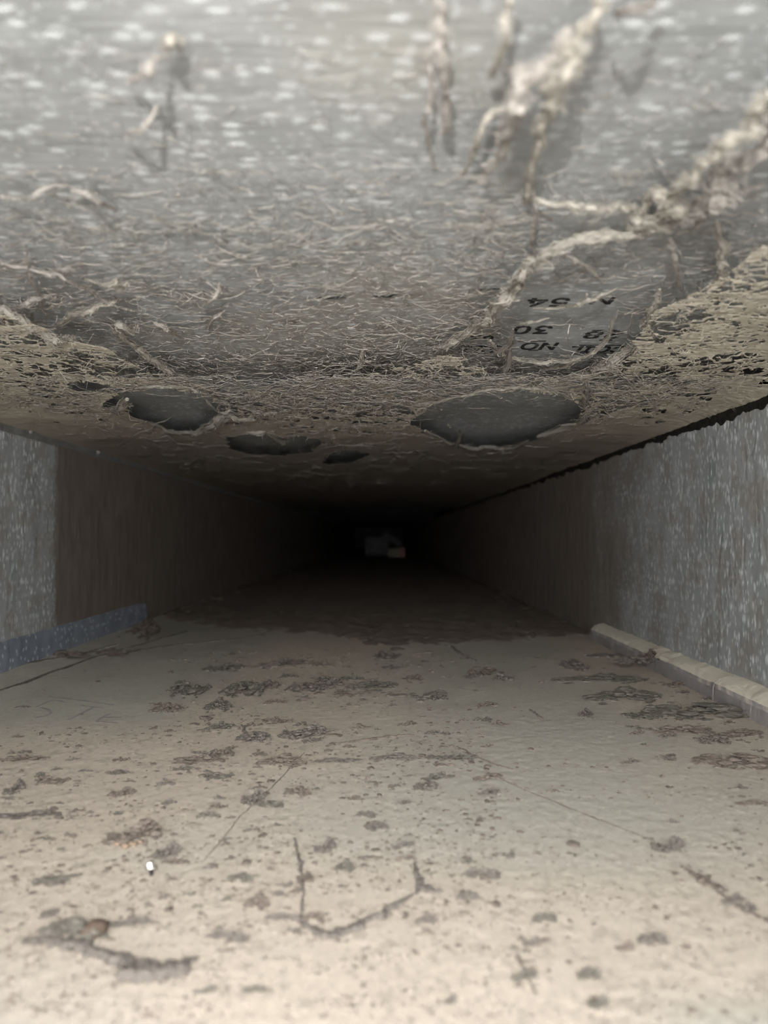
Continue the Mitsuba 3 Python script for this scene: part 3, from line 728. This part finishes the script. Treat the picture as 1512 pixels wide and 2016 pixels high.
def clump(px, py, w, h, m, label, group, small=False, spin=0.0):
    rail = 'rail is broken' in (label or '')
    c = at_z(px, py + 0.25 * h, 0.011 if rail else 0.0)
    c[2] = 0.011 if rail else float(floor_z(c[:1], c[1:2])[0])
    d = c[1]
    wid = w * d / F
    tall = min(0.62 * h * d / F, 0.55 * wid)
    dep = max(0.45 * h * d * d / (HF * F), 0.30 * wid)
    k = int(rng.integers(10))
    s = clump_shape(small, k, m)
    key = numbered('dust_clump')
    scene[key] = {**s, 'to_world': T().translate(c.tolist()).rotate([0, 0, 1], spin).scale([wid, dep, max(tall, 0.0004)])}
    tag(key, label, 'dust clump', group)
    return key


G = 'dust clumps on the duct floor'
BIG = [
    (1320, 1660, 62, 40, 'clump_grey', 'round grey clump beside the slanting seam at right'),
    (1446, 1772, 44, 26, 'clump_grey', 'grey clump on the slanting seam near the right edge, left of a pair'),
    (1476, 1788, 30, 26, 'clump_grey', 'grey clump on the slanting seam near the right edge, right of a pair'),
    (948, 1714, 68, 30, 'clump_grey', 'broad flat grey clump right of the middle of the near floor'),
    (1286, 1844, 52, 34, 'clump_grey', 'dark domed clump at the lower right'),
    (1232, 1862, 36, 22, 'clump_brown', 'smaller clump left of the dark domed one at lower right'),
    (1050, 1855, 38, 22, 'clump_grey', 'pointed clump left of the lower right pair'),
    (1070, 1803, 46, 28, 'clump_green', 'peaked clump right of the near middle'),
    (842, 1810, 38, 22, 'clump_grey', 'dark clump below the arched strand'),
    (922, 1762, 38, 22, 'clump_grey', 'domed clump just below the broad flat grey one'),
    (1160, 1912, 44, 36, 'clump_green', 'loose pale clump near the lower right corner'),
    (506, 1775, 46, 38, 'clump_brown', 'peaked brown clump left of the arched strand'),
    (448, 1840, 78, 30, 'clump_grey', 'long low clump in front of the peaked brown one'),
    (473, 1727, 48, 20, 'clump_green', 'low domed clump right of the shiny screw'),
    (262, 1640, 100, 56, 'clump_brown', 'large brown clump behind the shiny screw'),
    (328, 1674, 46, 40, 'clump_grey', 'grey tail trailing from the large brown clump'),
    (352, 1694, 30, 18, 'clump_brown', 'small clump between the grey tail and the shiny screw'),
    (150, 1822, 120, 62, 'clump_green', 'largest grey-green heap at the lower left, behind the long dark strand'),
    (80, 1846, 66, 34, 'clump_grey', 'dark clump at the left end of the long strand'),
    (250, 1815, 86, 24, 'clump_grey', 'wavy clump right of the largest heap'),
    (720, 1598, 38, 20, 'clump_grey', 'small clump in the centre of the near floor, upper of two'),
    (742, 1622, 44, 22, 'clump_grey', 'small clump in the centre of the near floor, lower of two'),
    (586, 1557, 50, 24, 'clump_brown', 'ragged clump right of the thin diagonal crack'),
    (500, 1568, 44, 36, 'clump_grey', 'peaked clump on the thin diagonal crack'),
    (530, 1580, 56, 18, 'clump_green', 'flat clump just right of the peaked one on the crack'),
    (796, 1661, 46, 18, 'clump_grey', 'low pointed clump right of the centre'),
    (560, 1804, 66, 20, 'clump_grey', 'clump at the left end of the arched strand'),
    (601, 1722, 30, 40, 'clump_brown', 'upright clump on the thin line left of the arched strand'),
    (680, 1704, 36, 30, 'clump_green', 'slanting clump above the arched strand'),
    (640, 1665, 40, 34, 'clump_grey', 'slanting clump left of the low pointed one'),
    (840, 1543, 46, 24, 'clump_grey', 'dark ragged clump right of the centre band'),
    (964, 1557, 46, 16, 'clump_grey', 'small ragged clump by the start of the seam'),
    (240, 1558, 46, 24, 'clump_brown', 'clump left of the thin diagonal crack'),
    (28, 1550, 36, 32, 'clump_grey', 'dark clump at the left edge of the near floor'),
    (100, 1533, 60, 26, 'clump_brown', 'clump just right of the left edge clump'),
    (40, 1493, 96, 18, 'clump_brown', 'long flat clump at the left edge'),
    (60, 1602, 110, 14, 'clump_grey', 'long thin streak of lint at the left edge below the flat clump'),
    (372, 1352, 70, 44, 'clump_green', 'green-grey domed clump at the left of the far band'),
    (330, 1390, 54, 28, 'clump_brown', 'brown clump in front of the green-grey dome'),
    (430, 1387, 48, 30, 'clump_green', 'domed clump right of the brown one in the far band'),
    (480, 1352, 76, 40, 'clump_green', 'broad dark clump right of the green-grey dome'),
    (440, 1312, 70, 22, 'clump_green', 'long clump at the upper left of the far band'),
    (530, 1344, 40, 26, 'clump_grey', 'small square clump in the far band'),
    (600, 1350, 64, 26, 'clump_grey', 'clump in the middle of the far band, left of two'),
    (645, 1346, 60, 26, 'clump_grey', 'clump in the middle of the far band, right of two'),
    (560, 1305, 90, 20, 'clump_grey', 'long dark clump at the back of the far band'),
    (730, 1348, 90, 26, 'clump_green', 'wide clump at the right of the far band'),
    (860, 1366, 44, 26, 'clump_grey', 'clump closing the far band at right'),
    (430, 1430, 46, 22, 'clump_green', 'green-grey clump in front of the far band at left'),
    (600, 1440, 88, 36, 'clump_grey', 'wide gritty clump in the centre band'),
    (500, 1447, 60, 26, 'clump_grey', 'curled clump left of the wide gritty one'),
    (555, 1498, 90, 30, 'clump_brown', 'wide brown clump below the centre band'),
    (395, 1492, 90, 24, 'clump_brown', 'long clump left of the wide brown one'),
    (430, 1526, 56, 22, 'clump_green', 'flat clump in front of the long one'),
    (440, 1480, 40, 24, 'clump_brown', 'round clump behind the long one'),
    (660, 1495, 80, 14, 'clump_grey', 'thin streak of lint right of the wide brown clump'),
    (780, 1490, 90, 18, 'clump_grey', 'long streak in the middle of the floor'),
    (890, 1490, 90, 18, 'clump_green', 'long streak right of the middle one'),
    (1185, 1336, 170, 20, 'clump_green', 'long dark row of lint in front of the right rail'),
    (1130, 1306, 40, 30, 'clump_grey', 'dark clump at the left end of the long row by the rail'),
    (1230, 1368, 140, 34, 'clump_green', 'second row of lint in front of the right rail'),
    (1275, 1402, 80, 30, 'clump_green', 'left end of the third broad row by the right rail'),
    (1380, 1394, 190, 44, 'clump_green', 'third and broadest row of lint near the right rail'),
    (1340, 1432, 110, 26, 'clump_brown', 'brown row in front of the broadest row'),
    (1450, 1442, 110, 24, 'clump_brown', 'brown row at the right edge'),
    (1400, 1452, 60, 26, 'clump_grey', 'domed clump between the two brown rows'),
    (1450, 1494, 140, 42, 'clump_brown', 'thick brown heap at the right edge, nearest of the rows'),
    (1155, 1404, 26, 22, 'clump_grey', 'small dark clump on the swept pale patch'),
    (1360, 1345, 100, 18, 'clump_brown', 'thin row right behind the broadest row'),
    (1240, 1296, 56, 24, 'clump_grey', 'dark debris where the rail is broken, left piece'),
    (1286, 1288, 34, 26, 'clump_brown', 'dark debris where the rail is broken, right piece'),
    (1190, 1288, 70, 12, 'clump_grey', 'thin dark streak beside the broken rail'),
    (280, 1240, 56, 40, 'clump_brown', 'dark lump leaning on the foot of the left wall'),
    (120, 1295, 100, 20, 'clump_brown', 'low brown pile along the foot of the left wall'),
    (210, 1285, 70, 18, 'clump_brown', 'second brown pile along the foot of the left wall'),
    (762, 1288, 46, 26, 'clump_grey', 'dark tuft at the edge of the dark dust carpet'),
    (45, 1390, 26, 8, 'clump_grey', 'small dark fleck left of the finger-drawn letters'),
    (1480, 1580, 60, 16, 'clump_brown', 'flat streak at the right edge of the near floor'),
    (405, 1950, 44, 18, 'clump_green', 'blurred clump near the bottom edge, left of a pair'),
    (500, 1947, 44, 20, 'clump_green', 'blurred clump near the bottom edge, right of a pair'),
    (888, 1968, 26, 22, 'clump_grey', 'blurred round clump near the bottom edge right of the middle'),
    (1180, 1972, 40, 34, 'clump_green', 'blurred tuft at the bottom edge on the right'),
    (1035, 1920, 46, 34, 'clump_green', 'blurred slanting clump above the bottom edge'),
]
BLUE = [(1180, 1335)]
for px, py, w, h, m, lab in BIG:
    clump(px, py, w, h, m, lab, G, spin=float(rng.normal(0, 8)))

MARKS = [(297, 1714, 'shiny screw'), (150, 1822, 'largest heap'), (262, 1640, 'large brown clump'), (700, 1826, 'arched strand'), (590, 1700, 'upright line of lint'), (948, 1714, 'broad flat grey clump'),
         (1286, 1844, 'dark domed clump'), (1320, 1660, 'round seam clump'), (1460, 1780, 'pair of clumps on the seam'), (372, 1352, 'green-grey dome'), (600, 1440, 'wide gritty clump'), (555, 1498, 'wide brown clump'),
         (395, 1492, 'long clump'), (28, 1550, 'clump at the left edge'), (500, 1568, 'peaked clump on the crack'), (840, 1543, 'dark ragged clump'), (730, 1610, 'pair of centre clumps'), (890, 1490, 'long streak'),
         (645, 1348, 'middle of the far band'), (860, 1366, 'right end of the far band'), (1230, 1368, 'second row by the rail'), (1380, 1394, 'broadest row by the rail'), (1450, 1494, 'thick heap at the right edge'),
         (1155, 1404, 'swept pale patch'), (450, 1948, 'blurred pair at the bottom edge'), (1050, 1855, 'pointed clump'), (448, 1840, 'long low clump'), (1180, 1972, 'blurred tuft at the bottom edge'), (796, 1661, 'low pointed clump')]
small = []
count = 0
sr = np.random.default_rng(29)
while count < 205:
    px, py = sr.uniform(0, 1512), sr.uniform(1275, 2000)
    dens = (0.9 if 400 < px < 950 and py < 1400 else 0.9 if px < 960 and 1400 < py < 1560 else 0.75 if px < 1000 and py < 1800 else 0.35 if px < 1050 else 0.12)
    if px > 1080 and py < 1400 and px + py * 0.2 < 1500:
        dens = 0.5
    if px > 1230 and 1340 < py < 1520:
        dens = 0.8
    if px < 330 and py < 1440:
        dens = 0.03
    if py > 1850:
        dens *= 0.45
    if sr.uniform() > dens:
        continue
    if py < 1300 + 0.00012 * (px - 750) ** 2 and not px > 1080:
        continue
    w = sr.gamma(4, 4.2) + 7
    w *= 0.9 + 0.5 * (py < 1550) + 0.35 * (py < 1420)
    h = w * (sr.uniform(0.25, 0.5) if py < 1550 else sr.uniform(0.4, 0.65))
    key = clump(px, py, w, h, str(sr.choice(['clump_grey', 'clump_brown', 'clump_green'])), None, None, small=True, spin=float(sr.normal(0, 14)))
    small.append((key, px, py))
    count += 1
told = {}
for key, px, py in small:
    dist, mx, my, name = min((math.hypot(px - x, 1.6 * (py - y)), x, y, name) for x, y, name in MARKS)
    dx, dy = px - mx, 1.6 * (py - my)
    side = ('left of' if dx < 0 else 'right of') if abs(dx) > abs(dy) else ('behind' if dy < 0 else 'in front of')
    told.setdefault((name, side), []).append((dist, key))
ORD = ['nearest', 'second nearest', 'third nearest', 'fourth nearest', 'fifth nearest', 'sixth nearest', 'seventh nearest', 'eighth nearest', 'ninth nearest', 'tenth nearest', 'eleventh nearest', 'twelfth nearest']
for (name, side), found in told.items():
    for k, (dist, key) in enumerate(sorted(found)):
        tag(key, f'{ORD[k]} small crumbly clump {side} the {name}', 'dust clump', 'small clumps scattered over the floor')


def floor_crumbs(n, seed):
    rg = np.random.default_rng(seed)
    parts = []
    while len(parts) < n:
        px, py = rg.uniform(0, 1512), rg.uniform(1280, 2010)
        dens = 1.0 if px < 980 else 0.35
        if px < 330 and py < 1430:
            dens = 0.06
        if 950 < px < 1230 and 1330 < py < 1500:
            dens = 0.12
        if py > 1800:
            dens *= 0.6
        near_row = meshkit.fbm(np.array([[px / 150, py / 26, 1.0]]), 3, 5)[0]
        if rg.uniform() > dens * np.clip((near_row - 0.36) * 4.5, 0.05, 1):
            continue
        c = at_z(px, py, 0.0)
        c[2] = floor_z(c[:1], c[1:2])[0]
        r = rg.gamma(2.5, 0.9) * c[1] / F * 0.8
        parts.append(blob(c, [r * rg.uniform(0.8, 2.2), r * rg.uniform(0.8, 2.0), r * rg.uniform(0.4, 0.8)], rg, 0, 0.45))
    return cat(parts)


put('dust_crumbs', mikit.ply(floor_crumbs(5200, 23), 'clump_brown'), 'fine grey-brown crumbs sprinkled over the pale dust floor', 'dust crumbs', kind='stuff')


def floor_strand(pix, w, seed, hgt):
    rg = np.random.default_rng(seed)
    (v, f), c, r = floor_ribbon(pix, w, seed, hgt, 70, 0.9)
    parts = [(v, f)]
    for _ in range(34):
        i = rg.integers(1, len(c) - 1)
        q = min(r[i], hgt) * rg.uniform(0.6, 1.1)
        parts.append(blob(c[i] + [rg.normal(0, 0.5) * r[i], rg.normal(0, 0.5) * r[i], 0.2 * q], [q * 1.3, q * 1.3, q], rg, 1, 0.5))
    for _ in range(22):
        i = rg.integers(1, len(c) - 1)
        d = rg.normal(0, 1, 3); d[2] = abs(d[2]) * 0.5; d /= np.linalg.norm(d)
        parts.append(hair(c[i], d, r[i] * rg.uniform(1.0, 2.5), 0.00012, rg))
    return cat(parts)


for k, (pix, w, hgt, m, lab) in enumerate([
    ([(60, 1852), (130, 1862), (200, 1878), (260, 1898), (320, 1914), (350, 1908), (392, 1886)], [14, 22, 26, 36, 44, 26, 6], 0.0022, 'clump_grey', 'long thick grey strand at the lower left'),
    ([(590, 1812), (640, 1846), (700, 1828), (770, 1788), (832, 1750)], [10, 16, 18, 12, 6], 0.0014, 'clump_grey', 'arched grey strand at the bottom middle'),
    ([(1352, 1712), (1390, 1740), (1424, 1756)], [6, 14, 10], 0.0012, 'clump_brown', 'short strand along the slanting seam at right'),
    ([(580, 1650), (590, 1700), (598, 1750), (592, 1808)], [4, 7, 5, 4], 0.0007, 'clump_grey', 'thin upright line of lint left of the arched strand'),
    ([(815, 1700), (828, 1740), (840, 1752), (862, 1756)], [6, 10, 14, 8], 0.0010, 'clump_grey', 'forked strand at the top of the arched one'),
    ([(400, 1694), (440, 1650), (475, 1606), (540, 1545), (600, 1482)], [2.5, 3, 2.5, 3, 2], 0.0001, 'clump_brown', 'thin diagonal crack-like thread left of the centre'),
    ([(960, 1520), (1030, 1552), (1110, 1585), (1200, 1620), (1290, 1655)], [2, 2.5, 3, 3, 3], 0.0001, 'clump_brown', 'thin slanting seam thread on the right floor'),
    ([(1400, 1745), (1450, 1785), (1500, 1810), (1560, 1836)], [6, 8, 8, 6], 0.0006, 'clump_brown', 'lower end of the slanting seam at the right edge'),
    ([(1020, 1884), (1034, 1914), (1056, 1958)], [5, 5, 3], 0.0005, 'clump_brown', 'thin curved thread near the lower right'),
    ([(888, 1272), (905, 1286), (938, 1302)], [6, 6, 3], 0.0012, 'clump_grey', 'dark short strand in front of the dark dust carpet'),
    ([(1042, 1396), (1056, 1406), (1070, 1416)], [3, 4, 3], 0.0010, 'clump_grey', 'small dark thread on the swept pale patch'),
    ([(1232, 1432), (1258, 1436), (1290, 1440)], [4, 9, 4], 0.0010, 'clump_green', 'small dark thread left of the brown rows'),
    ([(900, 1470), (960, 1500), (1010, 1514)], [3, 4, 3], 0.0006, 'clump_brown', 'thin thread at the end of the middle streaks'),
    ([(476, 1428), (488, 1452), (520, 1462)], [4, 8, 6], 0.0012, 'clump_grey', 'small curl beside the wide gritty clump'),
    ([(640, 1470), (690, 1462), (760, 1452), (815, 1446)], [5, 7, 6, 3], 0.0010, 'clump_brown', 'long thin thread above the middle streaks'),
    ([(75, 1736), (110, 1732), (160, 1722)], [10, 12, 6], 0.0010, 'clump_green', 'short streak of lint left of the shiny screw'),
    ([(85, 1806), (100, 1800), (116, 1792)], [8, 11, 6], 0.0009, 'clump_grey', 'short slanting streak behind the largest heap'),
]):
    put('floor_strand', mikit.ply(floor_strand(pix, w, 700 + k, hgt), m, smooth=50), lab, 'lint strand', 'lint strands on the duct floor')

# a brown pod resting on the largest heap, and orange grit in the large brown clump
def pod():
    c = at_z(190, 1842, 0.0); c[2] += 0.0020
    v, f = ICO[2]
    v = v * [1.0, 1.0, 1.0]
    v = v * (1 - 0.25 * (v[:, :1] > 0) * v[:, :1] ** 2)
    v = v * [0.0042, 0.0029, 0.0024]
    v = v * (0.80 + 0.40 * meshkit.fbm(v * 700, 3, 3))[:, None]
    a = math.radians(38); R = np.array([[math.cos(a), -math.sin(a), 0], [math.sin(a), math.cos(a), 0], [0, 0, 1]])
    return v @ R.T + c, f


put('pod', mikit.ply(pod(), 'pod_brown', smooth=True), 'brown oval pod lying on the right side of the largest heap at lower left', 'pod')
grit_rng = np.random.default_rng(88)
for k, (px, py) in enumerate([(232, 1660), (246, 1664), (262, 1660), (275, 1656)]):
    c = at_z(px, py + 6, 0.0); c[2] = floor_z(c[:1], c[1:2])[0] + 0.0008
    put('grit', mikit.ply(blob(c, np.array([0.0016, 0.0012, 0.0009]) * grit_rng.uniform(0.6, 1.0), grit_rng, 1, 0.6), 'orange_grit'), ['leftmost', 'second', 'third', 'rightmost'][k] + ' orange-brown grit grain at the foot of the large brown clump', 'grit', 'orange grit grains')

# ------------------------------------------------------------------ the shiny screw
def lathe(profile, n=20):
    p = np.asarray(profile, float)
    a = np.arange(n) * 2 * np.pi / n
    v = np.stack([p[:, 0, None] * np.cos(a), p[:, 0, None] * np.sin(a), p[:, 1, None] + 0 * a], -1).reshape(-1, 3)
    i, j = np.meshgrid(np.arange(len(p) - 1), np.arange(n), indexing='ij')
    q = np.stack([i * n + j, i * n + (j + 1) % n, (i + 1) * n + (j + 1) % n, (i + 1) * n + j], -1).reshape(-1, 4)
    return v, np.vstack([q[:, [0, 1, 2]], q[:, [0, 2, 3]]])


sc = at_z(297, 1722, 0.0)
sc[2] = floor_z(sc[:1], sc[1:2])[0] + 0.0024
mm = 0.001
head = [lathe(np.array([[0, 0.25], [1.75, 0.2], [2.0, -0.05], [2.0, -0.3], [1.8, -0.5], [0, -0.5]]) * mm, 24), lathe(np.array([[0, 2.1], [0.85, 2.05], [1.35, 1.6], [1.45, 0.2], [0, 0.2]]) * mm, 6)]
prof = [[0, -0.4], [0.72, -0.4]]
for k in range(5):
    z = -0.6 - 0.5 * k
    prof += [[0.62 - 0.03 * k, z], [0.92 - 0.05 * k, z - 0.25]]
prof += [[0.1, -3.4], [0, -3.5]]
shank = lathe(np.array(prof) * mm, 12)
place = T().translate(sc.tolist()).rotate([0, 1, 0], -8).rotate([1, 0, 0], -14)
labels['screw'] = {'label': 'small shiny silver sheet-metal screw lying on the pale dust at lower left', 'category': 'screw'}
scene['screw__head'] = mikit.ply(cat(head), 'screw_steel', to_world=place)
scene['screw__shank'] = mikit.ply(shank, 'screw_dark', smooth=40, to_world=place)
labels['screw__head'] = {'label': 'bright hexagonal head'}
labels['screw__shank'] = {'label': 'dark threaded shank'}

# ------------------------------------------------------------------ far down the duct
def rounded(sx, sy, sz, r):
    m = trimesh.creation.box(extents=[sx - 2 * r, sy - 2 * r, sz - 2 * r])
    pts = np.vstack([m.vertices + r * d for d in ICO[1][0]])
    h = trimesh.convex.convex_hull(pts)
    return np.array(h.vertices), np.array(h.faces)


YB = 4.2
b0 = at_z(780, 1057 + HF * F / YB, 0.0)
scale = YB / F
body = rounded(24 * scale, 0.05, 17 * scale, 0.004)
labels['small_box'] = {'label': 'small pale box lying far down the dark duct', 'category': 'box'}
scene['small_box__body'] = mikit.ply((body[0] + [b0[0] - 4 * scale, YB, 17 * scale / 2 + 0.003], body[1]), 'block_cream', smooth=40)
end = rounded(9 * scale, 0.05, 19 * scale, 0.004)
scene['small_box__end'] = mikit.ply((end[0] + [b0[0] + 12 * scale, YB - 0.002, 19 * scale / 2 + 0.003], end[1]), 'block_red', smooth=40)
labels['small_box__end'] = {'label': 'reddish end of the box'}
YP = 4.6
ps = YP / F
labels['damper_plate'] = {'label': 'dim grey bent sheet plate standing behind the small box', 'category': 'plate'}
pl = rounded(46 * ps, 0.004, 36 * ps, 0.0015)
scene['damper_plate__blade'] = mikit.ply((pl[0] + [(742 - VPX) * ps, YP, 18 * ps + 0.003], pl[1]), 'plate_grey', smooth=40)
arm = rounded(38 * ps, 0.004, 12 * ps, 0.0015)
ca, sa = math.cos(-0.6), math.sin(-0.6)
av = arm[0] @ np.array([[ca, 0, sa], [0, 1, 0], [-sa, 0, ca]]) + [(773 - VPX) * ps, YP - 0.003, HF - (1062 - VPY) * ps]
scene['damper_plate__arm'] = mikit.ply((av, arm[1]), 'plate_grey', smooth=40)
